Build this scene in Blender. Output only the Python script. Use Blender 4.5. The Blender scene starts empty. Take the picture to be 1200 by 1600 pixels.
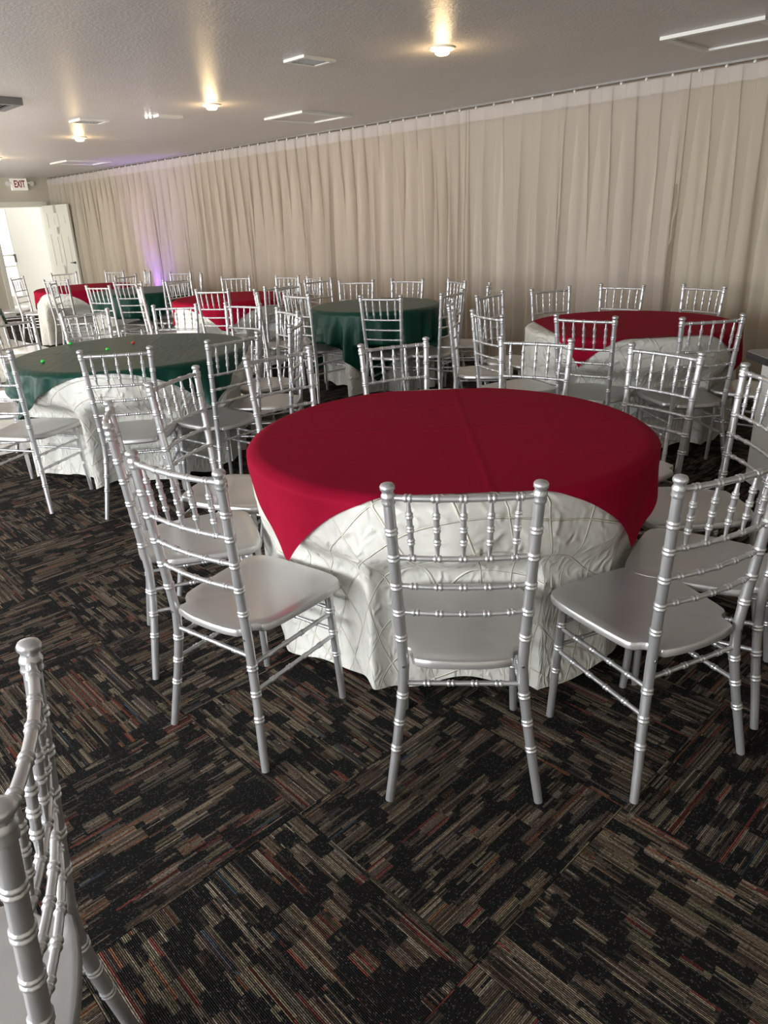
import bpy, bmesh, math, random
from math import sin, cos, pi, radians, hypot, atan2, floor
from mathutils import Vector, Matrix
random.seed(7)
SC = bpy.context.scene
COL = SC.collection

# ------------------------------------------------------------------ camera
CAM_H = 1.4741
F_PX = 1128.46
cam_data = bpy.data.cameras.new('camera')
cam = bpy.data.objects.new('camera', cam_data)
COL.objects.link(cam)
right = Vector((0.7083, 0.7047, -0.0413)); up = Vector((-0.2392, 0.2947, 0.9252)); fwd = Vector((-0.6641, 0.6454, -0.3773))
M = Matrix(((right.x, up.x, -fwd.x, 0), (right.y, up.y, -fwd.y, 0), (right.z, up.z, -fwd.z, CAM_H), (0, 0, 0, 1)))
loc, rot, _ = M.decompose()
cam.location = (0, 0, CAM_H)
cam.rotation_euler = rot.to_euler()
cam_data.sensor_fit = 'VERTICAL'
cam_data.sensor_height = 24.0
cam_data.sensor_width = 18.0
cam_data.lens = F_PX / 1600 * 24.0
cam_data.clip_start = 0.02
SC.camera = cam

# ------------------------------------------------------------------ world, sun, window fill lamps, exposure
world = bpy.data.worlds.new('daylight')
SC.world = world
world.use_nodes = True
bg = world.node_tree.nodes['Background']
bg.inputs['Color'].default_value = (1.0, 0.985, 0.93, 1)
bg.inputs['Strength'].default_value = 1.45

sun_d = bpy.data.lights.new('sun', 'SUN'); sun_d.energy = 32.0; sun_d.angle = 0.01; sun_d.color = (1, 0.95, 0.86)
sun = bpy.data.objects.new('sun', sun_d); COL.objects.link(sun)
sun.rotation_euler = Vector((0.14, 1.0, -0.29)).to_track_quat('-Z', 'Y').to_euler()

WINDOWS = [(-12.6, 2.6, 34), (-9.0, 2.6, 34), (-4.6, 2.6, 62), (-1.2, 2.6, 70)]   # centre x, width, watts
for wx, ww, pw in WINDOWS:
    d = bpy.data.lights.new('window_daylight', 'AREA'); d.shape = 'RECTANGLE'; d.size = ww; d.size_y = 1.5
    d.energy = pw * 3.0; d.color = (0.93, 0.97, 1.0)
    o = bpy.data.objects.new('window_daylight', d); COL.objects.link(o)
    o.location = (wx, -3.98, 1.45); o.rotation_euler = (pi / 2, 0, 0)  # added area lamps; the nearer pair shine from in front of solid wall

vs = SC.view_settings
vs.view_transform = 'Standard'; vs.look = 'None'; vs.exposure = 0.3; vs.gamma = 1.0
vs.use_curve_mapping = False

# ------------------------------------------------------------------ materials
def new_mat(name):
    m = bpy.data.materials.new(name); m.use_nodes = True
    return m, m.node_tree, m.node_tree.nodes['Principled BSDF']

def N(nt, t, **kw):
    n = nt.nodes.new(t)
    for k, v in kw.items():
        setattr(n, k, v)
    return n

def simple(name, col, rough=0.6, metal=0.0, spec=0.5, noise=0.0, nscale=20, bump=0.0, bscale=200):
    m, nt, b = new_mat(name)
    b.inputs['Base Color'].default_value = (*col, 1)
    b.inputs['Roughness'].default_value = rough
    b.inputs['Metallic'].default_value = metal
    b.inputs['Specular IOR Level'].default_value = spec
    tc = N(nt, 'ShaderNodeTexCoord')
    if noise:
        n = N(nt, 'ShaderNodeTexNoise'); n.inputs['Scale'].default_value = nscale; n.inputs['Detail'].default_value = 4
        nt.links.new(tc.outputs['Object'], n.inputs['Vector'])
        mr = N(nt, 'ShaderNodeMapRange'); mr.inputs['From Min'].default_value = .3; mr.inputs['From Max'].default_value = .7
        mr.inputs['To Min'].default_value = 1 - noise; mr.inputs['To Max'].default_value = 1 + noise * .5
        nt.links.new(n.outputs['Fac'], mr.inputs['Value'])
        mx = N(nt, 'ShaderNodeVectorMath', operation='SCALE'); mx.inputs[0].default_value = col
        nt.links.new(mr.outputs['Result'], mx.inputs['Scale'])
        nt.links.new(mx.outputs['Vector'], b.inputs['Base Color'])
    if bump:
        n = N(nt, 'ShaderNodeTexNoise'); n.inputs['Scale'].default_value = bscale; n.inputs['Detail'].default_value = 3
        nt.links.new(tc.outputs['Object'], n.inputs['Vector'])
        bp = N(nt, 'ShaderNodeBump'); bp.inputs['Strength'].default_value = bump; bp.inputs['Distance'].default_value = .004
        nt.links.new(n.outputs['Fac'], bp.inputs['Height']); nt.links.new(bp.outputs['Normal'], b.inputs['Normal'])
    return m

def emit(name, col, strength):
    m, nt, b = new_mat(name)
    b.inputs['Base Color'].default_value = (*col, 1)
    b.inputs['Emission Color'].default_value = (*col, 1)
    b.inputs['Emission Strength'].default_value = strength
    return m

M_SILVER = simple('silver_paint', (0.68, 0.68, 0.69), rough=0.34, metal=0.76, noise=0.10, nscale=9, bump=0.06, bscale=60)
M_SEAT = simple('silver_seat_paint', (0.52, 0.51, 0.50), rough=0.30, metal=0.60, noise=0.07, nscale=5)
M_SCREW = simple('screw_steel', (0.35, 0.35, 0.36), rough=0.4, metal=1.0)
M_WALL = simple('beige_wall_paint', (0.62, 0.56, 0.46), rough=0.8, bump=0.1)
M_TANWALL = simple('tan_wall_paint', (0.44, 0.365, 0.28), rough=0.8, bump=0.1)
M_WHITE = simple('white_trim_paint', (0.80, 0.79, 0.74), rough=0.5)
M_DOOR = simple('cream_door_paint', (0.82, 0.80, 0.70), rough=0.45)
M_TRACK = simple('grey_track_metal', (0.30, 0.28, 0.26), rough=0.5, metal=0.3)
M_GRILLE = simple('grey_grille_metal', (0.20, 0.19, 0.18), rough=0.5, metal=0.3)
M_DARK = simple('black_plastic', (0.02, 0.02, 0.02), rough=0.4)
M_PLY = simple('plywood_table', (0.45, 0.33, 0.2), rough=0.6, noise=.2)
M_BULB = emit('warm_lamp', (1.0, 0.72, 0.36), 16)
M_LED = emit('small_white_light', (1.0, 0.97, 0.9), 8)
M_SIGNFACE = emit('exit_sign_face', (0.85, 0.82, 0.74), 0.25)
M_SIGNRED = simple('exit_sign_red', (0.30, 0.015, 0.02), rough=0.5)
M_HANDLE = simple('dark_bronze', (0.12, 0.10, 0.08), rough=0.35, metal=0.8)
M_FLOORPANEL = simple('white_dance_floor', (0.74, 0.72, 0.70), rough=0.18, noise=0.05, nscale=3)
M_PAVE = simple('pale_concrete', (0.75, 0.75, 0.72), rough=0.9, noise=0.1)
M_UPL = emit('violet_lens', (0.25, 0.12, 1.0), 6)

def ceiling_mat():
    m, nt, b = new_mat('textured_ceiling_paint')
    b.inputs['Base Color'].default_value = (0.575, 0.535, 0.515, 1)
    b.inputs['Roughness'].default_value = 0.33
    b.inputs['Specular IOR Level'].default_value = 0.40
    tc = N(nt, 'ShaderNodeTexCoord')
    n = N(nt, 'ShaderNodeTexNoise'); n.inputs['Scale'].default_value = 55; n.inputs['Detail'].default_value = 4; n.inputs['Roughness'].default_value = .6
    n2 = N(nt, 'ShaderNodeTexNoise'); n2.inputs['Scale'].default_value = 1.1; n2.inputs['Detail'].default_value = 2
    for k in (n, n2): nt.links.new(tc.outputs['Object'], k.inputs['Vector'])
    bp = N(nt, 'ShaderNodeBump'); bp.inputs['Strength'].default_value = .55; bp.inputs['Distance'].default_value = .006
    b2 = N(nt, 'ShaderNodeBump'); b2.inputs['Strength'].default_value = .5; b2.inputs['Distance'].default_value = .03
    nt.links.new(n.outputs['Fac'], bp.inputs['Height']); nt.links.new(n2.outputs['Fac'], b2.inputs['Height'])
    nt.links.new(b2.outputs['Normal'], bp.inputs['Normal']); nt.links.new(bp.outputs['Normal'], b.inputs['Normal'])
    return m
M_CEIL = ceiling_mat()

def math_n(nt, op, a, b=None, c=None):
    n = N(nt, 'ShaderNodeMath', operation=op)
    for i, v in enumerate((a, b, c)):
        if v is None: continue
        if isinstance(v, (int, float)): n.inputs[i].default_value = v
        else: nt.links.new(v, n.inputs[i])
    return n.outputs[0]

def carpet_mat():
    """Carpet tile: yarn lines run along local X, broken into blocks of black and tan / rust / olive yarn."""
    m, nt, b = new_mat('striped_carpet')
    L = nt.links.new
    b.inputs['Roughness'].default_value = 0.95
    b.inputs['Specular IOR Level'].default_value = 0.12
    tc = N(nt, 'ShaderNodeTexCoord'); oi = N(nt, 'ShaderNodeObjectInfo')
    sep = N(nt, 'ShaderNodeSeparateXYZ'); L(tc.outputs['Object'], sep.inputs[0])
    u0, v0 = sep.outputs['X'], sep.outputs['Y']
    rnd = math_n(nt, 'MULTIPLY', oi.outputs['Random'], 37.0)
    # a little wander so that block ends are ragged
    v = math_n(nt, 'ADD', v0, 5.0)
    u = math_n(nt, 'ADD', u0, 5.0)
    def white(x, y, z):
        cx = N(nt, 'ShaderNodeCombineXYZ'); 
        for i, q in enumerate((x, y, z)):
            if isinstance(q, (int, float)): cx.inputs[i].default_value = q
            else: L(q, cx.inputs[i])
        w = N(nt, 'ShaderNodeTexWhiteNoise', noise_dimensions='3D'); L(cx.outputs[0], w.inputs['Vector'])
        return w
    def blocks(rowh, blen, seed):
        row = math_n(nt, 'FLOOR', math_n(nt, 'DIVIDE', v, rowh))
        off = white(row, rnd, seed).outputs['Value']
        seg = math_n(nt, 'FLOOR', math_n(nt, 'ADD', math_n(nt, 'DIVIDE', u, blen), math_n(nt, 'MULTIPLY', off, 9.0)))
        return row, white(row, seg, math_n(nt, 'ADD', rnd, seed + 0.5))
    r1, w1 = blocks(0.042, 0.064, 1.0)
    r2, w2 = blocks(0.0188, 0.08, 2.0)
    r3, w3 = blocks(0.0063, 0.10, 3.0)
    s = math_n(nt, 'ADD', math_n(nt, 'MULTIPLY', w1.outputs['Value'], 0.50), math_n(nt, 'ADD', math_n(nt, 'MULTIPLY', w2.outputs['Value'], 0.40), math_n(nt, 'MULTIPLY', w3.outputs['Value'], 0.28)))
    mask = N(nt, 'ShaderNodeMapRange'); mask.inputs['From Min'].default_value = 0.54; mask.inputs['From Max'].default_value = 0.66
    L(s, mask.inputs['Value'])
    # yarn colour per row
    rowc = math_n(nt, 'FLOOR', math_n(nt, 'DIVIDE', v, 0.0063))
    segc = math_n(nt, 'FLOOR', math_n(nt, 'DIVIDE', u, 0.31))
    wc = white(rowc, segc, math_n(nt, 'ADD', rnd, 9.0))
    ramp = N(nt, 'ShaderNodeValToRGB'); ramp.color_ramp.interpolation = 'CONSTANT'
    els = [(0.0, (0.235, 0.185, 0.135)), (0.17, (0.145, 0.105, 0.082)), (0.34, (0.19, 0.165, 0.105)), (0.46, (0.105, 0.072, 0.058)), (0.60, (0.26, 0.215, 0.165)),
           (0.72, (0.17, 0.115, 0.078)), (0.82, (0.125, 0.112, 0.085)), (0.89, (0.20, 0.05, 0.04)), (0.93, (0.23, 0.095, 0.05)), (0.965, (0.105, 0.09, 0.10)), (0.985, (0.05, 0.075, 0.10))]
    cr = ramp.color_ramp
    while len(cr.elements) > 1: cr.elements.remove(cr.elements[-1])
    cr.elements[0].position = 0; cr.elements[0].color = (*els[0][1], 1)
    for p, c in els[1:]:
        e = cr.elements.new(p); e.color = (*c, 1)
    L(wc.outputs['Value'], ramp.inputs['Fac'])
    wl = white(math_n(nt, 'FLOOR', math_n(nt, 'DIVIDE', v, 0.0042)), math_n(nt, 'FLOOR', math_n(nt, 'DIVIDE', u, 0.16)), math_n(nt, 'ADD', rnd, 4.0))
    # fine yarn lines and loops
    line = math_n(nt, 'PINGPONG', math_n(nt, 'MULTIPLY', v, 1.0), 0.0021)
    line = math_n(nt, 'MULTIPLY', line, 476.0)
    nz = N(nt, 'ShaderNodeTexNoise'); nz.inputs['Scale'].default_value = 1.0; nz.inputs['Detail'].default_value = 2
    mp = N(nt, 'ShaderNodeMapping'); mp.inputs['Scale'].default_value = (170, 240, 1); L(tc.outputs['Object'], mp.inputs['Vector']); L(mp.outputs[0], nz.inputs['Vector'])
    loop = math_n(nt, 'MULTIPLY_ADD', nz.outputs['Fac'], 1.9, -0.30)
    val = math_n(nt, 'MULTIPLY', math_n(nt, 'MULTIPLY', math_n(nt, 'MULTIPLY_ADD', line, 0.85, 0.08), loop), math_n(nt, 'MULTIPLY_ADD', wl.outputs['Value'], 1.9, 0.55))
    yarn = N(nt, 'ShaderNodeVectorMath', operation='SCALE'); L(ramp.outputs['Color'], yarn.inputs[0]); L(val, yarn.inputs['Scale'])
    # dark field with pale flecks
    wf = white(math_n(nt, 'FLOOR', math_n(nt, 'DIVIDE', u, 0.0029)), math_n(nt, 'FLOOR', math_n(nt, 'DIVIDE', v, 0.0024)), rnd)
    fleck = N(nt, 'ShaderNodeMapRange'); fleck.inputs['From Min'].default_value = .90; fleck.inputs['From Max'].default_value = 1.0; fleck.inputs['To Max'].default_value = 0.07
    L(wf.outputs['Value'], fleck.inputs['Value'])
    dark = N(nt, 'ShaderNodeVectorMath', operation='SCALE'); dark.inputs[0].default_value = (1, .97, .93); L(math_n(nt, 'ADD', fleck.outputs[0], 0.0075), dark.inputs['Scale'])
    mix = N(nt, 'ShaderNodeMix', data_type='RGBA'); L(mask.outputs[0], mix.inputs['Factor']); L(dark.outputs[0], mix.inputs['A']); L(yarn.outputs[0], mix.inputs['B'])
    L(mix.outputs['Result'], b.inputs['Base Color'])
    bp = N(nt, 'ShaderNodeBump'); bp.inputs['Strength'].default_value = .6; bp.inputs['Distance'].default_value = .003; L(val, bp.inputs['Height']); L(bp.outputs[0], b.inputs['Normal'])
    return m
M_CARPET = carpet_mat()

def pintuck_mat():
    """Crinkled ivory taffeta with stitched pintuck lines crossing in a loose lattice (UV in metres)."""
    m, nt, b = new_mat('crinkled_pintuck_cloth'); L = nt.links.new
    b.inputs['Roughness'].default_value = 0.42; b.inputs['Specular IOR Level'].default_value = 0.35
    uv = N(nt, 'ShaderNodeUVMap'); uv.uv_map = 'UVMap'
    def lines(ang, scale, dist):
        mp = N(nt, 'ShaderNodeMapping'); mp.inputs['Rotation'].default_value = (0, 0, ang); L(uv.outputs[0], mp.inputs['Vector'])
        w = N(nt, 'ShaderNodeTexWave', wave_type='BANDS', bands_direction='X', wave_profile='SIN'); w.inputs['Scale'].default_value = scale; w.inputs['Distortion'].default_value = dist
        w.inputs['Detail'].default_value = 1; w.inputs['Detail Scale'].default_value = .7
        L(mp.outputs[0], w.inputs['Vector'])
        r = N(nt, 'ShaderNodeMapRange'); r.inputs['From Min'].default_value = .992; r.inputs['From Max'].default_value = .9994; L(w.outputs['Fac'], r.inputs['Value'])
        return r.outputs[0]
    l = math_n(nt, 'MAXIMUM', lines(radians(35), 2.3, 5.5), lines(radians(-58), 2.0, 6.5))
    cr = N(nt, 'ShaderNodeTexNoise', noise_type='RIDGED_MULTIFRACTAL'); cr.inputs['Scale'].default_value = 20; cr.inputs['Detail'].default_value = 4; cr.inputs['Roughness'].default_value = .55; cr.inputs['Distortion'].default_value = .5
    mp = N(nt, 'ShaderNodeMapping'); mp.inputs['Scale'].default_value = (1, 1, 1); L(uv.outputs[0], mp.inputs['Vector']); L(mp.outputs[0], cr.inputs['Vector'])
    mix = N(nt, 'ShaderNodeMix', data_type='RGBA'); mix.inputs['A'].default_value = (0.70, 0.695, 0.645, 1); mix.inputs['B'].default_value = (0.82, 0.78, 0.66, 1)
    L(l, mix.inputs['Factor']); L(mix.outputs['Result'], b.inputs['Base Color'])
    h = math_n(nt, 'ADD', math_n(nt, 'MULTIPLY', cr.outputs['Fac'], .8), math_n(nt, 'MULTIPLY', l, 0.25))
    bp = N(nt, 'ShaderNodeBump'); bp.inputs['Strength'].default_value = 1.0; bp.inputs['Distance'].default_value = .016; L(h, bp.inputs['Height']); L(bp.outputs[0], b.inputs['Normal'])
    return m
M_PINTUCK = pintuck_mat()

def cloth_mat(name, col, rough, spec, bump_scale, bump, sheen=0.0, stretch=(1, 1, 1)):
    m, nt, b = new_mat(name); L = nt.links.new
    b.inputs['Base Color'].default_value = (*col, 1); b.inputs['Roughness'].default_value = rough; b.inputs['Specular IOR Level'].default_value = spec
    b.inputs['Sheen Weight'].default_value = sheen
    uv = N(nt, 'ShaderNodeUVMap'); uv.uv_map = 'UVMap'
    mp = N(nt, 'ShaderNodeMapping'); mp.inputs['Scale'].default_value = stretch; L(uv.outputs[0], mp.inputs['Vector'])
    n = N(nt, 'ShaderNodeTexNoise'); n.inputs['Scale'].default_value = bump_scale; n.inputs['Detail'].default_value = 3; L(mp.outputs[0], n.inputs['Vector'])
    bp = N(nt, 'ShaderNodeBump'); bp.inputs['Strength'].default_value = bump; bp.inputs['Distance'].default_value = .01; L(n.outputs['Fac'], bp.inputs['Height']); L(bp.outputs[0], b.inputs['Normal'])
    return m
M_RED = cloth_mat('red_polyester', (0.30, 0.004, 0.026), .80, .08, 6, .25)
M_GREEN = cloth_mat('green_satin', (0.001, 0.046, 0.030), .38, .25, 9, .35, stretch=(1, 3.0, 1))
M_WHITECLOTH = cloth_mat('plain_white_cloth', (0.75, 0.74, 0.70), .7, .2, 6, .2)

def sheer_mat(name, col, alpha):
    m, nt, b = new_mat(name); L = nt.links.new
    out = nt.nodes['Material Output']; nt.nodes.remove(b)
    d = N(nt, 'ShaderNodeBsdfDiffuse'); d.inputs['Color'].default_value = (*col, 1)
    t = N(nt, 'ShaderNodeBsdfTranslucent'); t.inputs['Color'].default_value = (*col, 1)
    tr = N(nt, 'ShaderNodeBsdfTransparent'); tr.inputs['Color'].default_value = (1, 1, 1, 1)
    m1 = N(nt, 'ShaderNodeMixShader'); m1.inputs[0].default_value = .30; L(d.outputs[0], m1.inputs[1]); L(t.outputs[0], m1.inputs[2])
    m2 = N(nt, 'ShaderNodeMixShader'); m2.inputs[0].default_value = alpha; L(tr.outputs[0], m2.inputs[1]); L(m1.outputs[0], m2.inputs[2])
    L(m2.outputs[0], out.inputs['Surface'])
    return m
M_SHEER = [sheer_mat('ivory_sheer', (0.83, 0.73, 0.615), .54), sheer_mat('pale_sheer', (0.83, 0.745, 0.65), .55), sheer_mat('cream_sheer', (0.82, 0.745, 0.615), .54)]
M_HEM = sheer_mat('curtain_heading', (0.86, 0.80, 0.76), .55)

def glass_mat():
    m, nt, b = new_mat('clear_glass'); L = nt.links.new
    out = nt.nodes['Material Output']; nt.nodes.remove(b)
    g = N(nt, 'ShaderNodeBsdfGlossy'); g.inputs['Roughness'].default_value = .02
    t = N(nt, 'ShaderNodeBsdfTransparent'); f = N(nt, 'ShaderNodeFresnel'); mx = N(nt, 'ShaderNodeMixShader')
    L(f.outputs[0], mx.inputs[0]); L(t.outputs[0], mx.inputs[1]); L(g.outputs[0], mx.inputs[2]); L(mx.outputs[0], out.inputs['Surface'])
    return m
M_GLASS = glass_mat()

# ------------------------------------------------------------------ mesh helpers
class MB:
    def __init__(self): self.v = []; self.f = []; self.uv = None
    def box(self, c, s, rz=0.0):
        cx, cy, cz = c; sx, sy, sz = (k / 2 for k in s); n = len(self.v)
        for dz in (-sz, sz):
            for dx, dy in ((-sx, -sy), (sx, -sy), (sx, sy), (-sx, sy)):
                self.v.append((cx + dx * cos(rz) - dy * sin(rz), cy + dx * sin(rz) + dy * cos(rz), cz + dz))
        self.f += [tuple(n + i for i in q) for q in ((3, 2, 1, 0), (4, 5, 6, 7), (0, 1, 5, 4), (1, 2, 6, 5), (2, 3, 7, 6), (3, 0, 4, 7))]
        return self
    def tube(self, pts, radii, seg=12, cap=True):
        pts = [Vector(p) for p in pts]; n0 = len(self.v); prev = None
        for i, p in enumerate(pts):
            a = pts[max(i - 1, 0)]; b = pts[min(i + 1, len(pts) - 1)]; d = (b - a)
            d = d.normalized() if d.length > 1e-9 else Vector((0, 0, 1))
            if prev is None:
                ref = Vector((0, 1, 0)) if abs(d.y) < .9 else Vector((1, 0, 0))
                x = d.cross(ref).normalized()
            else:
                x = (prev - d * prev.dot(d)).normalized()
            prev = x; y = d.cross(x)
            for k in range(seg):
                t = 2 * pi * k / seg
                self.v.append(tuple(p + (x * cos(t) + y * sin(t)) * radii[i]))
        for i in range(len(pts) - 1):
            for k in range(seg):
                a = n0 + i * seg + k; b = n0 + i * seg + (k + 1) % seg
                self.f.append((a, b, b + seg, a + seg))
        if cap:
            self.f.append(tuple(n0 + k for k in reversed(range(seg))))
            self.f.append(tuple(n0 + (len(pts) - 1) * seg + k for k in range(seg)))
        return self
    def mesh(self, name, mat, smooth=True, sharp=None):
        me = bpy.data.meshes.new(name); me.from_pydata(self.v, [], self.f); me.update()
        if smooth:
            me.polygons.foreach_set('use_smooth', [True] * len(me.polygons))
            if sharp is not None:
                me.set_sharp_from_angle(angle=radians(sharp))
        if mat: me.materials.append(mat)
        return me
    def build(self, name, mat, parent=None, smooth=False, sharp=None):
        return link(name, self.mesh(name, mat, smooth, sharp), parent)

def link(name, me, parent=None):
    o = bpy.data.objects.new(name, me); COL.objects.link(o)
    if parent: o.parent = parent
    return o

def tag(o, label=None, cat=None, group=None, kind=None):
    if label: o['label'] = label
    if cat: o['category'] = cat
    if group: o['group'] = group
    if kind: o['kind'] = kind
    return o

def empty(name, loc, rz=0.0):
    o = bpy.data.objects.new(name, None); COL.objects.link(o); o.location = loc; o.rotation_euler = (0, 0, rz); o.empty_display_size = .1
    return o

def copy_thing(root):
    r = root.copy(); COL.objects.link(r)
    for ch in root.children:
        c = ch.copy(); COL.objects.link(c); c.parent = r
        for g in ch.children:
            d = g.copy(); COL.objects.link(d); d.parent = c
    return r

# ------------------------------------------------------------------ room shell
H = 2.44
XL, XR, YB, YC = -15.3, 2.2, -4.0, 6.42
def struct(o): o['kind'] = 'structure'; return o
fl = struct(MB().box(((XL + XR) / 2, (YB + YC) / 2, -.06), (XR - XL + .4, YC - YB + .4, .08)).build('floor', M_DARK))
struct(MB().box(((XL + XR) / 2, (YB + YC) / 2, H + .05), (XR - XL + .4, YC - YB + .4, .1)).build('ceiling', M_CEIL))
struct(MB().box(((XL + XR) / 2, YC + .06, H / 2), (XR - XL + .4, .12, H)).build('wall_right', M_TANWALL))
struct(MB().box((XR + .06, (YB + YC) / 2, H / 2), (.12, YC - YB, H)).build('wall_front', M_WALL))
# far wall with the doorway
DY0, DY1, DZ = 5.13, 6.09, 1.96
w = MB()
w.box((XL - .07, (YB + DY0) / 2, H / 2), (.14, DY0 - YB, H))
w.box((XL - .07, (DY1 + YC) / 2, H / 2), (.14, YC - DY1, H))
w.box((XL - .07, (DY0 + DY1) / 2, (DZ + H) / 2), (.14, DY1 - DY0, H - DZ))
struct(w.build('wall_left', M_WALL))
# wall behind the camera, with its window openings
w = MB(); x0 = XL
edges = []
for wx, ww, pw in WINDOWS[:2]: edges.append((wx - ww / 2, wx + ww / 2))      # the nearer two stay solid wall; blinds invented there to keep sun out
for a, b in edges:
    w.box(((x0 + a) / 2, YB - .06, H / 2), (a - x0, .12, H)); x0 = b
    w.box(((a + b) / 2, YB - .06, .35), (b - a, .12, .70)); w.box(((a + b) / 2, YB - .06, (2.2 + H) / 2), (b - a, .12, H - 2.2))
w.box(((x0 + XR) / 2, YB - .06, H / 2), (XR - x0, .12, H))
struct(w.build('wall_back', M_WALL))
for k, (wx, ww, pw) in enumerate(WINDOWS[2:]):
    b = MB().box((wx, YB + .006, 1.45), (ww, .012, 1.5)); struct(b.build('window_%d' % (k + 1), M_WHITE))  # made-up blind panels on solid wall, added behind the nearer lamps

# door casing, panelled leaf swung into the room, porch with a glazed door beyond
t = MB()
for y, s in ((DY0 - .03, 1), (DY1 + .03, 1)): t.box((XL + .008, y, DZ / 2 + .03), (.03, .07, DZ + .06))
t.box((XL + .008, (DY0 + DY1) / 2, DZ + .035), (.03, DY1 - DY0, .07))
for y in (DY0 + .012, DY1 - .012): t.box((XL - .07, y, DZ / 2), (.15, .024, DZ))
t.box((XL - .07, (DY0 + DY1) / 2, DZ - .012), (.15, DY1 - DY0 - .048, .024))
struct(t.build('trim_1', M_DOOR))
struct(MB().box((XL + .012, (YB + DY0) / 2 - .04, .05), (.024, DY0 - YB - .08, .10)).build('baseboard_left', M_WHITE))

door = empty('door_1', (XL + .02, DY1 - .02, 0.0), radians(6.5)); tag(door, kind='structure')
LW, LH, LT = .90, 1.94, .04
def door_leaf():
    mb = MB()
    mb.box((LW / 2, 0, LH / 2 + .01), (LW - .01, LT - .024, LH - .01))       # core, panels sit on it
    st = [(.06, LH / 2), (LW - .06, LH / 2)]
    for x, z in st: mb.box((x, 0, LH / 2 + .01), (.12, LT, LH))
    mb.box((LW / 2, 0, LH / 2 + .01), (.10, LT, LH - .02))
    for z, h in ((.13, .24), (.78, .18), (1.50, .12), (LH - .06, .14)): mb.box((LW / 2, 0, z), (LW - .24, LT, h))
    return mb
door_leaf().build('door_leaf', M_DOOR, door)
for x0 in (.12, .50):
    for z0, z1 in ((.25, .69), (.87, 1.44), (1.56, 1.81)):
        p = MB().box((x0 + .14, 0, (z0 + z1) / 2), (.18, LT - .004, z1 - z0 - .10)); p.build('door_panel', M_DOOR, door)
k = MB()
for s in (-1, 1):
    k.tube([(LW - .065, s * .018, .92), (LW - .065, s * .035, .92), (LW - .065, s * .055, .92)], [.028, .014, .012], 14)
    k.tube([(LW - .065, s * .052, .92), (LW - .12, s * .056, .92), (LW - .18, s * .052, .92)], [.011, .010, .008], 10)
k.build('door_handle', M_HANDLE, door, smooth=True, sharp=40)

# porch outside the doorway
struct(MB().box((XL - 2.2, 5.6, -.05), (4.2, 5.0, .06)).build('porch_floor', M_PAVE))
struct(MB().box((XL - 2.1, 3.3, 1.6), (3.9, .1, 3.3)).build('porch_sun_blocker', M_WHITE))  # unseen wall added to keep the sun off the porch
struct(MB().box((XL - 1.75, 7.1, 1.3), (.1, 2.1, 2.7)).build('porch_wall', M_WHITE))
gd = empty('door_2', (XL - 1.72, 5.05, 0)); tag(gd, kind='structure')
fr = MB()
for y in (.04, .96): fr.box((0, y, 1.03), (.05, .08, 2.0))
for z, h in ((.14, .2), (2.0, .09), (1.06, .03), (.84, .03)): fr.box((0, .5, z), (.05, .84, h))
fr.build('door_frame', M_WHITE, gd)
MB().box((0, .5, 1.1), (.008, .84, 1.72)).build('glass_pane', M_GLASS, gd)
MB().box((.06, .90, 1.0), (.05, .03, .16)).build('pull_handle', M_HANDLE, gd)

# ------------------------------------------------------------------ carpet tiles and the white dance floor
TS, TH, TX, TY = .6096, -.0227, -.6496, .8438
def tile_mesh():
    mb = MB(); s = TS / 2 - .0002; b = .0012
    vs = [(-s, -s, -.02), (s, -s, -.02), (s, s, -.02), (-s, s, -.02), (-s, -s, -b), (s, -s, -b), (s, s, -b), (-s, s, -b),
          (-s + b, -s + b, 0), (s - b, -s + b, 0), (s - b, s - b, 0), (-s + b, s - b, 0)]
    mb.v = vs
    mb.f = [(3, 2, 1, 0), (8, 9, 10, 11)] + [(i, (i + 1) % 4, (i + 1) % 4 + 4, i + 4) for i in range(4)] + [(i + 4, (i + 1) % 4 + 4, (i + 1) % 4 + 8, i + 8) for i in range(4)]
    return mb.mesh('carpet_tile', M_CARPET, smooth=False)
tme = tile_mesh()
DFX, DFY = -5.52, 3.85            # dance floor corner: it fills x < DFX, y < DFY
def project(p):
    d = Vector(p) - Vector((0, 0, CAM_H)); z = d.dot(fwd)
    if z < .1: return None
    return 600 + F_PX * d.dot(right) / z, 800 - F_PX * d.dot(up) / z, d.length
near, rest = [], []
for i in range(-28, 6):
    for j in range(-9, 11):
        cx, cy = (i + .5) * TS, (j + .5) * TS
        x = TX + cx * cos(TH) - cy * sin(TH); y = TY + cx * sin(TH) + cy * cos(TH)
        if not (XL - .2 < x < XR + .2 and YB - .2 < y < YC + .2): continue
        if x < DFX - .31 and y < DFY - .31: continue
        q = project((x, y, 0)); seen = q and -260 < q[0] < 1460 and q[1] < 2000
        if not seen and hypot(x, y) > 7.0: continue
        (near if seen else rest).append((hypot(x, y), x, y, (i + j) % 2))
near.sort()
rest += near[285:]; near = near[:285]
for d, x, y, par in near:
    o = link('carpet_tile', tme, fl); o.location = (x, y, 0); o.rotation_euler = (0, 0, TH + (pi / 2 if par else 0) + (pi if random.random() < .5 else 0))
if rest:
    mb = MB(); s = TS / 2
    for d, x, y, par in rest: mb.box((x, y, -.011), (TS - .001, TS - .001, .02))
    o = mb.build('carpet_field', M_CARPET, fl); o['kind'] = 'stuff'
df = empty('dance_floor', ((XL + DFX) / 2, (YB + DFY) / 2, 0)); tag(df, 'glossy white panelled dance floor at the left of the room, beside the dark carpet', 'dance floor')
PS = .914
pme = MB().box((0, 0, -.008), (PS - .003, PS - .003, .024)).mesh('floor_panel', M_FLOORPANEL, smooth=False)
i = 0
x = DFX - PS / 2
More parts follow.
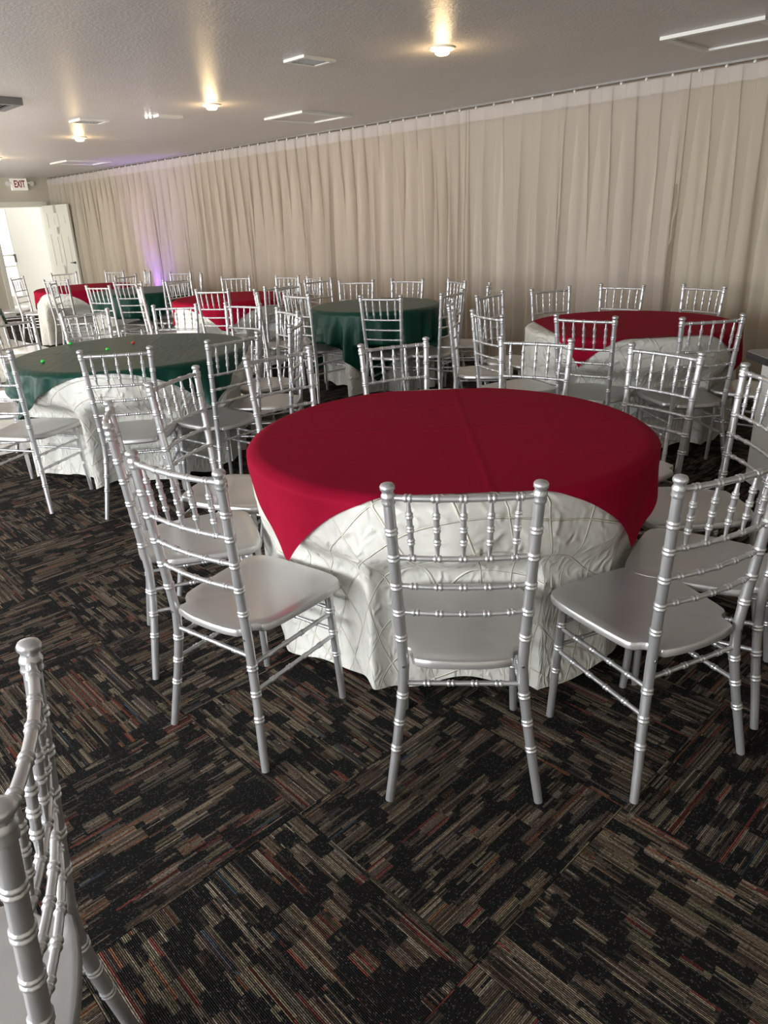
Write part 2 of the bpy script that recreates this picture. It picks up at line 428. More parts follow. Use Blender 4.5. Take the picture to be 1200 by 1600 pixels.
while x > XL - .2:
    y = DFY - PS / 2
    while y > -2.2:
        o = link('floor_panel', pme, df); o.location = (x - df.location.x, y - df.location.y, 0)
        y -= PS
    x -= PS

# ------------------------------------------------------------------ sheer curtains on a ceiling track
tr = empty('curtain_track', (0, 6.25, H)); tag(tr, 'thin grey curtain track running along the ceiling above the sheer drapes', 'curtain track')
MB().box((-7.2, 0, -.008), (16.0, .022, .016)).build('rail', M_TRACK, tr)
gme = MB().tube([(0, 0, H - .016), (0, 0, H - .022), (0, 0, H - .034), (0, 0, H - .040)], [.006, .012, .012, .006], 8).mesh('curtain_glider', M_WHITE)
PANELS = [-15.25, -13.9, -12.6, -11.35, -10.05, -8.75, -7.55, -6.35, -5.02, -3.95, -2.86, -1.45, 0.0]
PTONE = [2, 2, 0, 1, 0, 0, 0, 0, 1, 1, 2, 2]
PLABEL = ['sheer curtain panel in the far corner beside the open cream door', 'second sheer curtain panel from the door corner, yellowish',
          'third sheer curtain panel from the door corner', 'sheer curtain panel washed violet by the uplight',
          'sheer curtain panel just right of the violet glow', 'sheer curtain panel behind the mid-row red table, left part',
          'sheer curtain panel behind the mid-row red table, right part', 'tan sheer curtain panel behind the back green table',
          'pale sheer curtain panel between back green and right red tables', 'pale sheer curtain panel behind the left half of the right red table',
          'cream sheer curtain panel behind the right end of the right red table', 'cream sheer curtain panel at the right edge of the photo']
def curtain(i, xa, xb):
    W = xb - xa; root = empty('sheer_curtain', (xa, 6.25, 0)); tag(root, PLABEL[i], 'curtain', 'sheer curtains along the wall')
    rg = random.Random(100 + i); ns = int(W * 190); nz = 14; ng = max(4, round(W / .2))
    ph = [rg.uniform(0, 6.28) for _ in range(6)]
    def prof(s, z):
        t = 1 - z / 2.4                     # 0 top, 1 bottom
        a = (.016 + .038 * min(1, t * 2.2)) * (.62 if i > 7 else 1)
        p1 = 2 * pi * ng * s + .5 * sin(2 * pi * 2 * s + ph[0]) * t
        p2 = 2 * pi * ng * 1.73 * s + ph[1] + 1.3 * sin(2 * pi * 1.3 * s + ph[2])
        f = -cos(p1) * (1 - .45 * min(1, t * 1.5)) + .8 * sin(p2) * min(1, t * 1.5)
        y = a * f
        x = s * W + (.030 * sin(2 * p1 + ph[3]) * min(1, .25 + t * 3) + .034 * sin(p2 + .6) * min(1, t * 2)) * (1 if .03 < s < .97 else 0) + .012 * t * sin(3 * s * 6.28 + ph[4])
        return x, y
    mb = MB()
    zs = [2.385 * (1 - k / nz) ** 1.0 + .03 * (k / nz) for k in range(nz + 1)]
    for z in zs:
        for k in range(ns + 1):
            x, y = prof(k / ns, z); mb.v.append((x, y, z))
    for r in range(nz):
        for k in range(ns):
            a = r * (ns + 1) + k; mb.f.append((a, a + ns + 1, a + ns + 2, a + 1))
    mb.build('sheer_fabric', M_SHEER[PTONE[i]], root, smooth=True)
    hb = MB(); hz = (2.405, 2.36, 2.30)
    for off in (-.004, .004):
        b0 = len(hb.v)
        for z in hz:
            for k in range(ns + 1):
                x, y = prof(k / ns, z); hb.v.append((x, y + off, z))
        for r in range(2):
            for k in range(ns):
                a = b0 + r * (ns + 1) + k; hb.f.append((a, a + ns + 1, a + ns + 2, a + 1))
    hb.build('heading_band', M_HEM, root, smooth=True)
    for g in range(ng):
        o = link('curtain_glider', gme, root); o.location = ((g + .5) / ng * W, 0, 0)
for i in range(len(PANELS) - 1): curtain(i, PANELS[i], PANELS[i + 1])

# violet uplight standing on the floor against the curtain
up_ = empty('uplight', (-11.35, 6.02, 0)); tag(up_, 'small black uplight on the floor throwing violet light up the curtain', 'light')
MB().tube([(0, 0, 0), (0, 0, .16)], [.08, .085], 20).build('lamp_body', M_DARK, up_, smooth=True, sharp=40)
MB().tube([(0, 0, .160), (0, 0, .166)], [.07, .07], 20).build('lamp_lens', M_UPL, up_, smooth=True, sharp=40)
d = bpy.data.lights.new('violet_beam', 'SPOT'); d.energy = 75; d.color = (.25, .10, 1.0); d.spot_size = radians(75); d.spot_blend = .7; d.shadow_soft_size = .05
o = bpy.data.objects.new('violet_beam', d); COL.objects.link(o); o.parent = up_; o.location = (0, 0, .2); o.rotation_euler = Vector((0, .22, 1)).to_track_quat('-Z', 'Y').to_euler()

# ------------------------------------------------------------------ ceiling fittings
def frame_mb(sx, sy, wd, th):
    mb = MB()
    for s in (-1, 1):
        mb.box((s * (sx - wd) / 2, 0, -th / 2), (wd, sy, th)); mb.box((0, s * (sy - wd) / 2, -th / 2), (sx - 2 * wd, wd, th))
    return mb
LAMPL = ['warm ceiling downlight nearest the camera, at the top of the photo', 'second warm ceiling downlight from the camera', 'third warm ceiling downlight from the camera, farther left',
         'farthest warm ceiling downlight, cut by the left edge of the photo']
for k, lx in enumerate((-3.43, -6.05, -8.72, -11.36)):
    L_ = empty('ceiling_downlight', (lx, 4.02, H)); tag(L_, LAMPL[k], 'ceiling light', 'warm ceiling downlights')
    MB().tube([(0, 0, 0), (0, 0, -.010), (0, 0, -.014), (0, 0, -.014)], [.080, .080, .072, .045], 32).build('trim_ring', M_WHITE, L_, smooth=True, sharp=40)
    MB().tube([(0, 0, -.013), (0, 0, -.020), (0, 0, -.032), (0, 0, -.040), (0, 0, -.043)], [.044, .046, .045, .034, .015], 24).build('bulb', M_BULB, L_, smooth=True, sharp=60)
    d = bpy.data.lights.new('lamp', 'POINT'); d.energy = 2.2; d.color = (1, .72, .38); d.shadow_soft_size = .05
    o = bpy.data.objects.new('lamp', d); COL.objects.link(o); o.parent = L_; o.location = (0, 0, -.12)

def vent(loc, sx, sy, label, slats=True, dark=True):
    v = empty('ceiling_vent', loc); tag(v, label, 'vent')
    frame_mb(sx, sy, .03, .016).build('vent_frame', M_WHITE, v)
    MB().box((0, 0, -.002), (sx - .06, sy - .06, .003)).build('vent_backing', M_DARK, v)
    n = 8
    sm = MB().box((0, 0, -.008), ((sx - .06) * .98, .011, .010)).mesh('slat', M_GRILLE, smooth=False)
    for q in range(n):
        o = link('slat', sm, v); o.location = (0, (q - (n - 1) / 2) * (sy - .07) / n, 0); o.rotation_euler = (.5, 0, 0)
    return v
vent((-4.15, 3.545, H), .21, .27, 'small square grey ceiling vent between the two nearest downlights')
vent((-7.41, 3.545, H), .24, .30, 'grey ceiling vent close beside the third downlight')
def hatch(loc, sx, sy, label):
    h = empty('ceiling_hatch', loc); tag(h, label, 'ceiling panel', 'square white-framed ceiling panels')
    frame_mb(sx, sy, .05, .020).build('hatch_frame', M_WHITE, h)
    MB().box((0, 0, -.004), (sx - .1, sy - .1, .006)).build('hatch_panel', M_CEIL, h)
hatch((-6.28, 5.30, H), .60, .66, 'white-framed square ceiling panel nearest the curtain, left of the photo centre')
hatch((-2.16, 5.30, H), .62, .66, 'large white-framed ceiling panel at the top right corner of the photo')
hatch((-11.77, 5.38, H), .60, .70, 'farthest white-framed ceiling panel, above the door corner')
s = empty('emergency_light', (-6.80, 3.99, H)); tag(s, 'slim white ceiling fixture with two tiny bright dots left of the second downlight', 'ceiling fixture')
MB().box((0, .04, -.010), (.10, .26, .020)).build('housing', M_WHITE, s)
for dy in (-.13, -.105): MB().tube([(dy * .8, -.13 + (.03 if dy > -.12 else 0), 0), (dy * .8, -.13 + (.03 if dy > -.12 else 0), -.02)], [.011, .009], 10).build('lamp_dot', M_LED, s, smooth=True)
s = empty('air_grille', (-6.62, 2.36, H)); tag(s, 'grey slotted air grille on the ceiling at the left edge of the photo', 'vent')
frame_mb(.40, .40, .05, .05).build('grille_frame', M_GRILLE, s)
sm = MB().box((0, 0, -.03), (.29, .014, .03)).mesh('slat', M_DARK, smooth=False)
for q in range(7):
    o = link('slat', sm, s); o.location = (0, (q - 3) * .042, 0)

# exit sign with its two emergency lamp heads
ex = empty('exit_sign', (XL + .05, 5.70, 2.325)); tag(ex, 'white EXIT sign with dark red letters high on the far wall above the doorway', 'exit sign')
MB().box((0, 0, 0), (.08, .28, .20)).build('sign_box', M_SIGNFACE, ex)
fc = bpy.data.curves.new('lettering', 'FONT'); fc.body = 'EXIT'; fc.size = .19; fc.align_x = 'CENTER'; fc.align_y = 'CENTER'; fc.extrude = .002; fc.offset = .004
tmp = bpy.data.objects.new('lettering_source', fc); COL.objects.link(tmp)
bpy.context.view_layer.update()
lm = bpy.data.meshes.new_from_object(tmp.evaluated_get(bpy.context.evaluated_depsgraph_get()))
bpy.data.objects.remove(tmp); bpy.data.curves.remove(fc)
lm.materials.clear(); lm.materials.append(M_SIGNRED); lm.name = 'lettering'
lo = link('lettering', lm, ex); lo.rotation_euler = (pi / 2, 0, pi / 2); lo.location = (.043, 0, 0); lo.scale = (.52, .88, 1)
for s_ in (-1, 1):
    MB().tube([(0, s_ * .14, .03), (.01, s_ * .19, .03), (.03, s_ * .215, .02), (.06, s_ * .22, .01)], [.012, .012, .035, .042], 14).build('lamp_head', M_WHITE, ex, smooth=True, sharp=50)

# ------------------------------------------------------------------ ballroom chairs
def ringed(pts_fn, L, base_r, rings, n=None, dr=.0030, hw=.0042, gap=.0052, ends=None, seg=12):
    """tube along pts_fn(t in 0..1) with pairs of turned rings at the given t values."""
    ts = {0.0, 1.0}
    for k in range(1, 9): ts.add(k / 9)
    for r in rings:
        for c in (-gap, gap):
            t = r + c / L
            for e in (-hw, -hw * .6, 0, hw * .6, hw): ts.add(min(1, max(0, t + e / L)))
            t2 = r + (c + math.copysign(hw + .0016, c)) / L; ts.add(min(1, max(0, t2)))
    if ends:
        for t, _ in ends: ts.add(t)
    ts = sorted(ts); pts = []; rad = []
    for t in ts:
        b = base_r(t) if callable(base_r) else base_r
        e = 0
        for r in rings:
            for c in (-gap, gap):
                q = abs((t - r) * L - c) / hw
                if q < 1: e = max(e, dr * math.sqrt(max(0, 1 - q * q)))
        pts.append(pts_fn(t)); rad.append(b + e)
    return MB().tube(pts, rad, seg)

def lerp(a, b, t): return a + (b - a) * t
POST_KEYS = [(0, .201, .0416), (.10, .186, .029), (.20, .172, .015), (.28, .1615, .006), (.35, .1535, .001), (.41, .1508, 0), (.92, .1722, .0425)]
def post_xy(z):
    for (z0, x0, y0), (z1, x1, y1) in zip(POST_KEYS, POST_KEYS[1:]):
        if z <= z1: t = (z - z0) / (z1 - z0); return lerp(x0, x1, t), lerp(y0, y1, t)
    return POST_KEYS[-1][1:]
RAILZ = (.884, .727, .648, .572)
def post(sx):
    def fn(t):
        z = t * .900; x, y = post_xy(z); return (sx * x, y, z)
    mb = ringed(fn, .905, lambda t: lerp(.0118, .0140, min(1, t / .4)) if t < .5 else lerp(.0140, .0134, (t - .5) * 2), [z / .9 for z in (.160, .238, .318, .496, .572, .648, .727, .797)], dr=.0026)
    # turned finial
    xt, yt = post_xy(.9); c = lambda z: (sx * post_xy(z)[0], post_xy(z)[1], z)
    mb.tube([c(z) for z in (.866, .870, .875, .880, .886, .890, .896, .899, .902, .906, .912, .917, .920, .9212)],
            [.0136, .0163, .0165, .0150, .0168, .0168, .0138, .0128, .0138, .0172, .0178, .0152, .009, .002], 14)
    return mb
def cross(z, bow, r, rings, dr=.0026):
    x, y = post_xy(z); xx = x - .008
    fn = lambda t: (lerp(-xx, xx, t), y + bow * (1 - (2 * t - 1) ** 2), z)
    return ringed(fn, 2 * xx, r, rings, dr=dr, seg=10)
def seat_mesh():
    # half outline (x, y) from the centre front round to the centre rear, y grows to the rear
    half = [(0, -.398), (.08, -.397), (.135, -.393), (.168, -.383), (.186, -.366), (.195, -.345), (.198, -.31), (.197, -.26), (.193, -.20), (.187, -.14), (.181, -.09), (.175, -.062),
            (.163, -.048), (.147, -.044), (.136, -.034), (.131, -.018), (.128, .004), (.120, .014), (.08, .023), (.04, .027), (0, .028)]
    out = half + [(-x, y) for x, y in reversed(half[1:-1])]
    cx, cy = 0, -.19
    prof = [(.00, .404), (.80, .404), (.965, .406), (1.0, .413), (1.0, .426), (.985, .432), (.955, .434), (.80, .432), (.55, .4285), (.28, .4265), (0, .426)]
    mb = MB(); n = len(out); rings = []
    for k, (s, z) in enumerate(prof):
        if s == 0:
            mb.v.append((cx, cy, z)); rings.append([len(mb.v) - 1])
        else:
            b = len(mb.v)
            for x, y in out:
                if s > .9:      # inset by a constant amount so that the rim stays even
                    d = hypot(x - cx, y - cy); q = 1 - (1 - s) * .25 / d
                else: q = s
                mb.v.append((cx + (x - cx) * q, cy + (y - cy) * q, z))
            rings.append(list(range(b, b + n)))
    for a, b in zip(rings, rings[1:]):
        for i in range(n):
            j = (i + 1) % n
            if len(a) == 1: mb.f.append((a[0], b[j], b[i]))
            elif len(b) == 1: mb.f.append((a[i], a[j], b[0]))
            else: mb.f.append((a[i], a[j], b[j], b[i]))
    return mb
def front_leg(sx):
    fn = lambda t: (sx * lerp(.173, .160, t), lerp(-.3556, -.335, t), .408 * t)
    return ringed(fn, .408, lambda t: lerp(.0115, .0138, t), [.175 / .408, .258 / .408, .338 / .408, .395 / .408], dr=.0022)
def stretcher(a, b, rings, r=.0066):
    a, b = Vector(a), Vector(b)
    return ringed(lambda t: tuple(a.lerp(b, t)), (b - a).length, r, rings, dr=.0024, seg=10)
R5 = [.115, .3075, .5, .6925, .885]
def make_chair():
    root = empty('ballroom_chair', (0, 0, 0))
    seat_mesh().build('seat', M_SEAT, root, smooth=True, sharp=40)
    for s in (-1, 1):
        p = post(s).build('back_post', M_SILVER, root, smooth=True, sharp=55)
        MB().tube([(s * .151, .0125, .411), (s * .151, .0165, .411)], [.0045, .0040], 10).build('screw', M_SCREW, p, smooth=True, sharp=40)
        front_leg(s).build('front_leg', M_SILVER, root, smooth=True, sharp=55)
    cross(RAILZ[0], .016, .0082, R5).build('crest_rail', M_SILVER, root, smooth=True, sharp=55)
    for z in RAILZ[1:]: cross(z, .014, .0068, R5).build('cross_rail', M_SILVER, root, smooth=True, sharp=55)
    # fan of five turned spindles
    xt, yt = post_xy(RAILZ[0]); xb, yb = post_xy(RAILZ[1])
    for t in R5:
        at = Vector((lerp(-xt + .008, xt - .008, t), yt + .016 * (1 - (2 * t - 1) ** 2), RAILZ[0] - .006)); ab = Vector((lerp(-xb + .008, xb - .008, t), yb + .014 * (1 - (2 * t - 1) ** 2), RAILZ[1] + .006))
        ringed(lambda q: tuple(ab.lerp(at, q)), .145, lambda q: .0040 + .0030 * max(0, min(1, min(q, 1 - q) / .26)) ** 1.0, [.26, .5, .74], dr=.0026, hw=.0036, gap=.0042, seg=10).build('spindle', M_SILVER, root, smooth=True, sharp=55)
    def leg_pt(s, z): return Vector((s * lerp(.173, .160, z / .408), lerp(-.3556, -.335, z / .408), z))
    def post_pt(s, z): x, y = post_xy(z); return Vector((s * x, y, z))
    R4 = [.2, .4, .6, .8]
    for s in (-1, 1):
        for z in (.325, .245): stretcher(leg_pt(s, z), post_pt(s, z), R4).build('stretcher', M_SILVER, root, smooth=True, sharp=55)
    stretcher(post_pt(-1, .352), post_pt(1, .352), R4).build('stretcher', M_SILVER, root, smooth=True, sharp=55)
    for z in (.345, .265): stretcher(leg_pt(-1, z), leg_pt(1, z), [.25, .5, .75], .0062).build('stretcher', M_SILVER, root, smooth=True, sharp=55)
    return root

GA = 'silver chairs around the front red table'; GB = 'silver chairs around the right red table'; GC = 'silver chairs around the front green table'
GD = 'silver chairs around the back green table'; GE = 'silver chairs around the mid-row red table'; GF = 'silver chairs around the far dark green table'; GG = 'silver chairs around the far red table'
CHAIRS = [  # x, y, direction the back faces (degrees), label, group
 (-0.990, 1.219, 311.2, 'silver ballroom chair seen squarely from behind, in front of the large red table', GA),
 (-1.662, 0.898, 279.6, 'silver chair seen from behind at the left front of the large red table', GA),
 (-0.596, 1.693, 340.4, 'silver chair right of the large red table, turned left with its whole seat showing', GA),
 (-2.287, 1.030, 244.5, 'silver chair seen edge-on behind the left front chair of the large red table', GA),
 (-2.671, 1.485, 207.6, 'silver chair left of the large red table, its back turned half towards the camera', GA),
 (-2.728, 2.046, 174.6, 'silver ballroom chair at the back left rim of the large red table', GA),
 (-2.457, 2.527, 157.1, 'silver ballroom chair facing the camera behind the large red table, left of centre', GA),
 (-1.954, 2.924, 105.1, 'silver ballroom chair facing the camera behind the large red table, right of centre', GA),
 (-1.358, 2.972, 78.9, 'silver chair at the back right of the large red table before a white skirt', GA),
 (-0.870, 2.690, 45.0, 'silver chair at the right rear of the large red table, cut by the photo edge', GA),
 (-0.590, 2.190, 14.0, 'silver chair at the right photo edge, only seat and stretchers in view', GA),
 (-3.192, 5.040, 156.2, 'leftmost of the three silver chairs behind the right red table', GB),
 (-2.841, 5.416, 94.4, 'middle one of the three silver chairs behind the right red table', GB),
 (-2.266, 5.529, 76.4, 'rightmost of the three silver chairs behind the right red table', GB),
 (-2.173, 3.797, 279.2, 'silver chair seen from behind in front of the right red table, left of the pair', GB),
 (-1.597, 4.057, 321.9, 'silver chair seen from behind in front of the right red table, right of the pair', GB),
 (-1.300, 4.600, 2.0, 'silver chair at the right end of the right red table, back outside the photo', GB),
 (-2.742, 3.663, 248.8, 'silver chair at the left front of the right red table, back to the camera', GB),
 (-3.409, 4.573, 183.3, 'silver chair at the left end of the right red table, behind another chair', GB),
 (-3.321, 4.023, 215.4, 'edge-on silver chair in the gap between back green and right red tables', GB),
 (-3.623, 1.667, 322.5, 'silver chair seen from behind in front of the near green table', GC),
 (-4.243, 1.251, 299.4, 'silver chair at the left photo edge, seat drawn up to the near green table', GC),
 (-3.437, 2.219, 5.2, 'silver chair right of the near green table, its back to the large red table', GC),
 (-5.233, 2.913, 129.5, 'silver chair facing the camera behind the near green table, left of the rear pair', GC),
 (-4.789, 3.219, 103.9, 'silver chair facing the camera behind the near green table, right of the rear pair', GC),
 (-5.538, 2.365, 173.9, 'silver chair rear left of the near green table, before the far red table', GC),
 (-5.510, 1.844, 199.1, 'silver chair on the dance floor at the left rim of the near green table', GC),
 (-5.150, 1.330, 229.0, 'silver chair cut by the left photo edge beside the near green table', GC),
 (-3.598, 2.763, 40.3, 'silver chair seen nearly edge-on in the aisle right of the near green table', GC),
 (-4.139, 3.125, 76.3, 'silver chair with sloping top rail at the back right of the near green table', GC),
 (-4.160, 4.130, 291.0, 'silver chair seen from behind in front of the back green table', GD),
 (-5.430, 5.020, 121.0, 'silver chair behind the back green table, the left one', GD),
 (-5.020, 5.300, 104.0, 'silver chair behind the back green table, the right one', GD),
 (-3.855, 4.556, 11.1, 'silver chair at the right of the back green table, the nearer of two overlapping', GD),
 (-4.490, 5.380, 66.0, 'silver chair at the right of the back green table, the farther of two overlapping', GD),
 (-4.993, 3.980, 268.0, 'silver chair at the left front of the back green table, seat drawn under its cloth', GD),
 (-5.690, 4.440, 191.0, 'silver chair at the left of the back green table, seen over another chair', GD),
 (-5.960, 5.030, 178.0, 'silver chair farthest left behind the back green table', GD),
 (-3.928, 5.120, 35.2, 'edge-on silver chair by the curtain between back green and right red tables', GD),
 (-5.551, 3.978, 238.1, 'slender edge-on silver chair between the mid-row red table and back green table', GD),
 (-6.215, 3.920, 297.0, 'silver chair seen from behind in front of the mid-row red table', GE),
 (-7.410, 4.960, 123.6, 'silver chair behind the mid-row red table, left of centre', GE),
 (-6.800, 5.220, 98.7, 'silver chair behind the mid-row red table at its right end, near the curtain', GE),
 (-5.930, 4.420, 8.0, 'silver chair at the right end of the mid-row red table, back to the green', GE),
 (-6.323, 5.200, 75.0, 'silver chair near the curtain between the mid-row red table and back green table', GE),
 (-7.620, 4.390, 188.0, 'silver chair at the left end of the mid-row red table', GE),
 (-7.440, 3.830, 250.0, 'edge-on silver chair at the left front of the mid-row red table', GE),
 (-8.230, 4.080, 302.2, 'silver chair seen from behind at the right front of the far dark green table', GF),
 (-8.060, 3.652, 288.6, 'silver chair seen from behind, between the far dark green and far red tables', GF),
 (-8.000, 4.520, 4.0, 'silver chair at the right of the far dark green table', GF),
 (-9.120, 5.230, 110.0, 'silver chair behind the far dark green table in the violet glow', GF),
 (-8.459, 5.120, 60.0, 'silver chair near the curtain, right of the violet glow', GF),
 (-9.350, 3.690, 237.0, 'edge-on silver chair between the far red table and the dark green one', GF),
 (-9.790, 3.890, 302.2, 'silver chair seen from behind in front of the far red table, the nearer of two', GG),
 (-11.300, 4.600, 162.0, 'silver chair at the far side of the far red table towards the open door', GG),
 (-10.732, 5.080, 110.7, 'silver chair behind the far red table, against the curtain', GG),
 (-9.540, 4.660, 14.0, 'dark-looking silver chair at the right end of the far red table', GG),
 (-10.050, 5.230, 74.0, 'edge-on silver chair by the curtain, right of the far red table', GG),
 (-11.090, 3.890, 223.0, 'silver chair standing on the bright floor in front of the glazed door', GG),
 (-11.750, 3.750, 250.0, 'edge-on silver chair farthest left, before the doorway', GG),
 (-0.895, 0.149, 64.6, 'silver ballroom chair in the left foreground, closest to the camera, seen along its back', None),
]
proto = make_chair()
for k, (x, y, a, lab, grp) in enumerate(CHAIRS):
    o = proto if k == 0 else copy_thing(proto)
    o.location = (x, y, 0); o.rotation_euler = (0, 0, radians(a - 90)); tag(o, lab, 'chair')
    if grp: o['group'] = grp

# ------------------------------------------------------------------ tables, floor-length cloths and square overlays
TOPZ = .755
def fold_fn(seed, r, n):
    rg = random.Random(seed)
    comps = [(rg.randint(n - 5, n + 5), rg.uniform(0, 6.28), rg.uniform(.5, 1)) for _ in range(4)] + [(rg.randint(5, 8), rg.uniform(0, 6.28), .6)]
    norm = sum(c[2] for c in comps)
    def f(phi, drop):
        t = max(0, drop)
        w = sum(a * sin(k * phi + p) for k, p, a in comps) / norm
        w = math.copysign(abs(w) ** .8, w)
        return .014 + .004 * t + (.004 + .075 * min(1, t / .65)) * w * min(1, t / .10)
    return f
PUSH = []      # chairs near the table being draped: (x, y, rear angle) in table coordinates
def smooth(a, b, x):
    t = max(0.0, min(1.0, (x - a) / (b - a))); return t * t * (3 - 2 * t)
def pushed(p, extra):
    """cloth gives way where a seat is drawn up under it"""
    x, y, z = p
    wz = 1 - smooth(.445, .60, z) if not extra else 1 - smooth(.44, .50, z)
    if wz <= 0: return p
    for cx, cy, a in PUSH:
        dx, dy = x - cx, y - cy
        ly = dx * cos(a) + dy * sin(a); lx = -dx * sin(a) + dy * cos(a)
        if ly > -.44 and ly < .02 and abs(lx) < .36:
            w = (1 - smooth(.20, .36, abs(lx))) * wz
            d = (ly + .425 - extra) * w
            if d > 0: x -= d * cos(a); y -= d * sin(a)
    return (x, y, z)
def drape_point(phi, rho, r, ztop, f, extra=0.0):
    return pushed(drape_raw(phi, rho, r, ztop, f, extra), extra)
def drape_raw(phi, rho, r, ztop, f, extra=0.0):
    """rho = distance along the cloth from the table centre."""
    rr = .022
    if rho <= r - rr: return (rho * cos(phi), rho * sin(phi), ztop)
    arc = rho - (r - rr); q = rr * pi / 2
    if arc < q:
        a = arc / rr; R = r - rr + rr * sin(a); z = ztop - rr * (1 - cos(a)); drop = 0
        R += (.016) * (a / (pi / 2)) ** 2 + extra * a / (pi / 2)
    else:
        drop = arc - q; R = r + f(phi, drop) + extra; z = ztop - rr - drop
    return (R * cos(phi), R * sin(phi), z)
def cloth_uv(me, uvs):
    ul = me.uv_layers.new(name='UVMap')
    for lp in me.loops: ul.data[lp.index].uv = uvs[lp.vertex_index]
def round_cloth(r, f, mat, hem=.055, seed=0, nphi=260):
    rg = random.Random(seed); p1, p2 = rg.uniform(0, 6), rg.uniform(0, 6)
    rhos = [r * q for q in (.15, .45, .75, .92)] + [r - .022 + .0345 * q for q in (0, .33, .66, 1)]
    L = TOPZ - .022 - hem; base = r - .022 + .0345
    mb = MB(); mb.v.append((0, 0, TOPZ)); uvs = [(0, 0)]
    ks = [(k + 1) / 22 for k in range(22)]
    rows = []
    for q in range(len(rhos) + len(ks)):
        row = []
        for i in range(nphi):
            phi = 2 * pi * i / nphi
            if q < len(rhos): rho = rhos[q]
            else: rho = base + L * ks[q - len(rhos)] * (1 + .020 * sin(9 * phi + p1) + .014 * sin(15 * phi + p2))
            mb.v.append(drape_point(phi, rho, r, TOPZ, f)); uvs.append((rho * cos(phi), rho * sin(phi))); row.append(len(mb.v) - 1)
        rows.append(row)
    for i in range(nphi): mb.f.append((0, rows[0][i], rows[0][(i + 1) % nphi]))
    for a, b in zip(rows, rows[1:]):
        for i in range(nphi):
            j = (i + 1) % nphi; mb.f.append((a[i], b[i], b[j], a[j]))
    me = mb.mesh('tablecloth', mat); cloth_uv(me, uvs)
    return me
def overlay(r, f, mat, half, halfv, ang, off, n=150, folds=0.0):
    mb = MB(); uvs = []; ca, sa = cos(ang), sin(ang)
    for a in range(n + 1):
        for b in range(n + 1):
            u = (a / n * 2 - 1) * half; v = (b / n * 2 - 1) * halfv
            x = u * ca - v * sa + off[0]; y = u * sa + v * ca + off[1]
            rho = hypot(x, y); phi = atan2(y, x); over = max(0, rho - r)
            ex = .007 + (folds * over / .3) * (.5 + .5 * sin(24 * phi + 1.3 * sin(5 * phi)))
            px, py, pz = drape_point(phi, rho, r, TOPZ + .004, f, ex)
            if rho < r - .03: pz += .0026 * max(math.exp(-((u - half * c) / .007) ** 2) * k for c, k in ((-.02, 1), (-.52, .6), (.5, .4))) + .0016 * math.exp(-((v - .06) / .007) ** 2)
            mb.v.append((px, py, pz)); uvs.append((u, v))
    for a in range(n):
        for b in range(n):
            i = a * (n + 1) + b; mb.f.append((i, i + n + 1, i + n + 2, i + 1))
    me = mb.mesh('table_overlay', mat); cloth_uv(me, uvs)
    return me
def banquet_table(loc, r, label):
    t = empty('round_table', (loc[0], loc[1], 0)); tag(t, label, 'table', 'round banquet tables')
    MB().tube([(0, 0, TOPZ - .030), (0, 0, TOPZ - .028), (0, 0, TOPZ - .006), (0, 0, TOPZ - .004)], [r - .03, r - .022, r - .022, r - .03], 48).build('table_top', M_PLY, t, smooth=True, sharp=40)
    MB().tube([(0, 0, 0), (0, 0, .02), (0, 0, .06), (0, 0, TOPZ - .03)], [.15, .14, .04, .04], 16).build('pedestal', M_TRACK, t, smooth=True, sharp=40)
TABLES = [ # key, centre, r, overlay material, half side, angle (deg, of a square edge normal), offset, folds, words
 ('A', (-1.633, 1.928), .700, M_RED, (.648, .728), -45.5, (.010, .010), .010, 'the front red table nearest the camera', 'smooth dark red square overlay on the large table nearest the camera'),
 ('B', (-2.331, 4.615), .665, M_RED, .660, -43, (.02, .10), .010, 'the red table at the right by the curtain', 'dark red square overlay on the table at the right by the curtain'),
 ('C', (-4.434, 2.152), .720, M_GREEN, .720, -40, (0, 0), .090, 'the near green table at the left', 'shiny dark green satin overlay on the table at the left'),
 ('D', (-4.780, 4.660), .570, M_GREEN, .835, -99, (0, 0), .045, 'the back green table by the curtain', 'dark green satin overlay on the small table by the curtain behind the large red one'),
 ('E', (-6.830, 4.500), .590, M_RED, .640, -86, (0, 0), .015, 'the mid-row red table', 'dark red overlay with a corner to the front on the mid-row table'),
 ('F', (-8.820, 4.500), .590, M_GREEN, .800, -78, (0, 0), .040, 'the far dark green table', 'almost black green overlay on the far table beside the violet glow'),
 ('G', (-10.300, 4.450), .640, M_RED, .650, -60, (0, 0), .015, 'the far red table near the door', 'bright-edged red overlay on the farthest table near the open door'),
 ('H', (-8.720, 2.040), .700, M_GREEN, .720, -48, (0, 0), .040, 'the table cut by the left edge of the photo', 'dull grey-green overlay on the table cut by the left edge of the photo'),
]
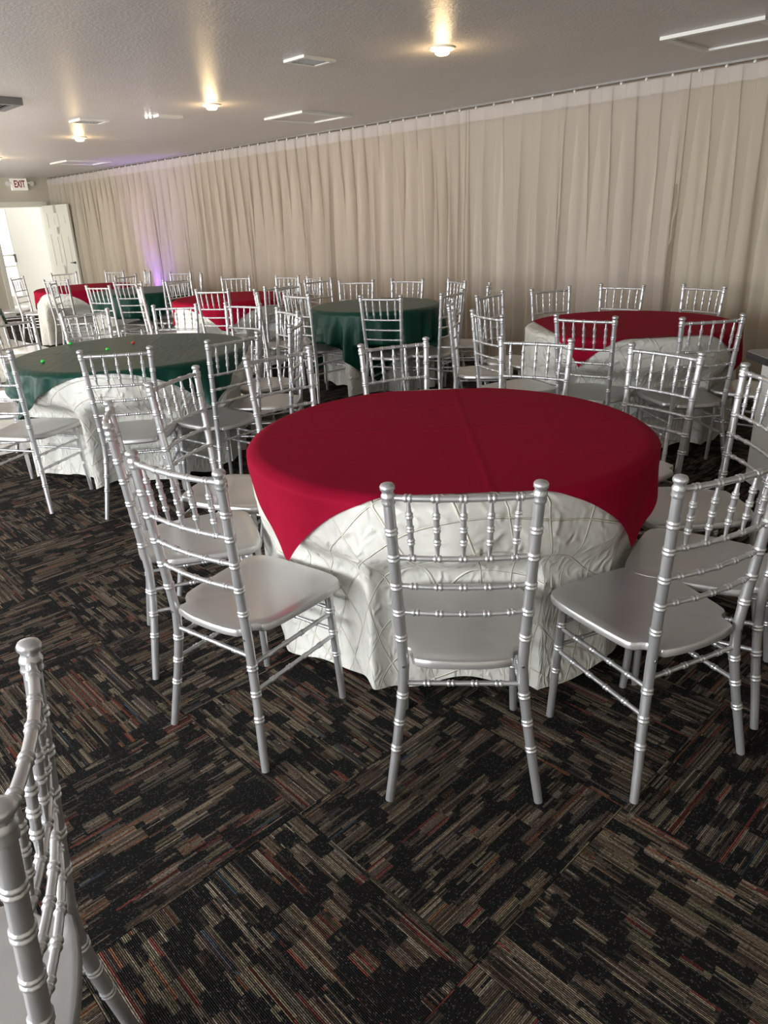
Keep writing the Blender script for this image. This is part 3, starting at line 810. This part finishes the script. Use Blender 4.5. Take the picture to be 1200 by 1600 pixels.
for k, (key, c, r, mat, half, ang, off, fo, words, olab) in enumerate(TABLES):
    f = fold_fn(k * 11 + 3, r, 19 if r > .65 else 16)
    PUSH[:] = [(x - c[0], y - c[1], radians(a)) for x, y, a, _, _ in CHAIRS if hypot(x - c[0], y - c[1]) < r + .5 and (x - c[0]) * cos(radians(a)) + (y - c[1]) * sin(radians(a)) > .4 * hypot(x - c[0], y - c[1])]
    banquet_table(c, r, 'round table top and pedestal under ' + words)
    o = link('tablecloth', round_cloth(r, f, M_PINTUCK, seed=k), None); o.location = (c[0], c[1], 0)
    tag(o, 'crinkled ivory pintuck tablecloth on ' + words, 'tablecloth', 'ivory pintuck tablecloths')
    o = link('table_overlay', overlay(r, f, mat, *(half if isinstance(half, tuple) else (half, half)), radians(ang), off, folds=fo), None); o.location = (c[0], c[1], 0)
    tag(o, olab, 'table overlay', 'red and green square overlays')
# grey-topped side table with a white skirt at the very right edge
st = empty('side_table', (-1.20, 3.91, 0), atan2(.705, .708)); tag(st, 'grey-topped side table with black edge and white skirt, cut by the right photo edge', 'table')
def slab(x0, x1, y0, y1, rad, z0, z1):
    mb = MB(); pts = []
    for cx, cy, a0 in ((x1 - rad, y1 - rad, 0), (x0 + rad, y1 - rad, 90), (x0 + rad, y0 + rad, 180), (x1 - rad, y0 + rad, 270)):
        for k in range(6): a = radians(a0 + k * 18); pts.append((cx + rad * cos(a), cy + rad * sin(a)))
    n = len(pts); mb.v = [(x, y, z0) for x, y in pts] + [(x, y, z1) for x, y in pts]
    mb.f = [tuple(reversed(range(n))), tuple(range(n, 2 * n))] + [(k, (k + 1) % n, (k + 1) % n + n, k + n) for k in range(n)]
    return mb
M_GREYTOP = simple('grey_laminate', (0.22, 0.21, 0.20), rough=.4)
slab(0, .70, 0, .30, .05, .715, .738).build('table_top', M_GREYTOP, st)
slab(-.008, .708, -.008, .308, .055, .700, .733).build('edge_band', M_DARK, st)
slab(.09, .66, .02, .28, .02, .004, .700).build('table_skirt', M_WHITECLOTH, st)
# tiny laser light dots on the near green cloth, built as coloured beads
for k, (x, y, c, lab) in enumerate([(-4.502, 1.606, 'green', 'tiny bright green laser light dot at the left front of the near green table'), (-5.068, 2.013, 'green', 'tiny green laser light dot at the far left rim of the near green table'), (-4.577, 2.045, 'green', 'tiny green laser light dot near the middle of the near green table'), (-4.676, 2.272, 'red', 'tiny red laser light dot near the middle of the near green table')]):
    m = simple('laser_dot_' + c, {'green': (.05, .75, .10), 'red': (.6, .05, .04)}[c], rough=.2)
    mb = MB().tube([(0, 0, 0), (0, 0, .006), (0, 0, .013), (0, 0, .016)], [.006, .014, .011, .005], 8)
    o = mb.build('table_laser_dot', m); o.location = (x, y, TOPZ + .0045); tag(o, lab, 'laser dot', 'tiny laser light dots on the near green table')
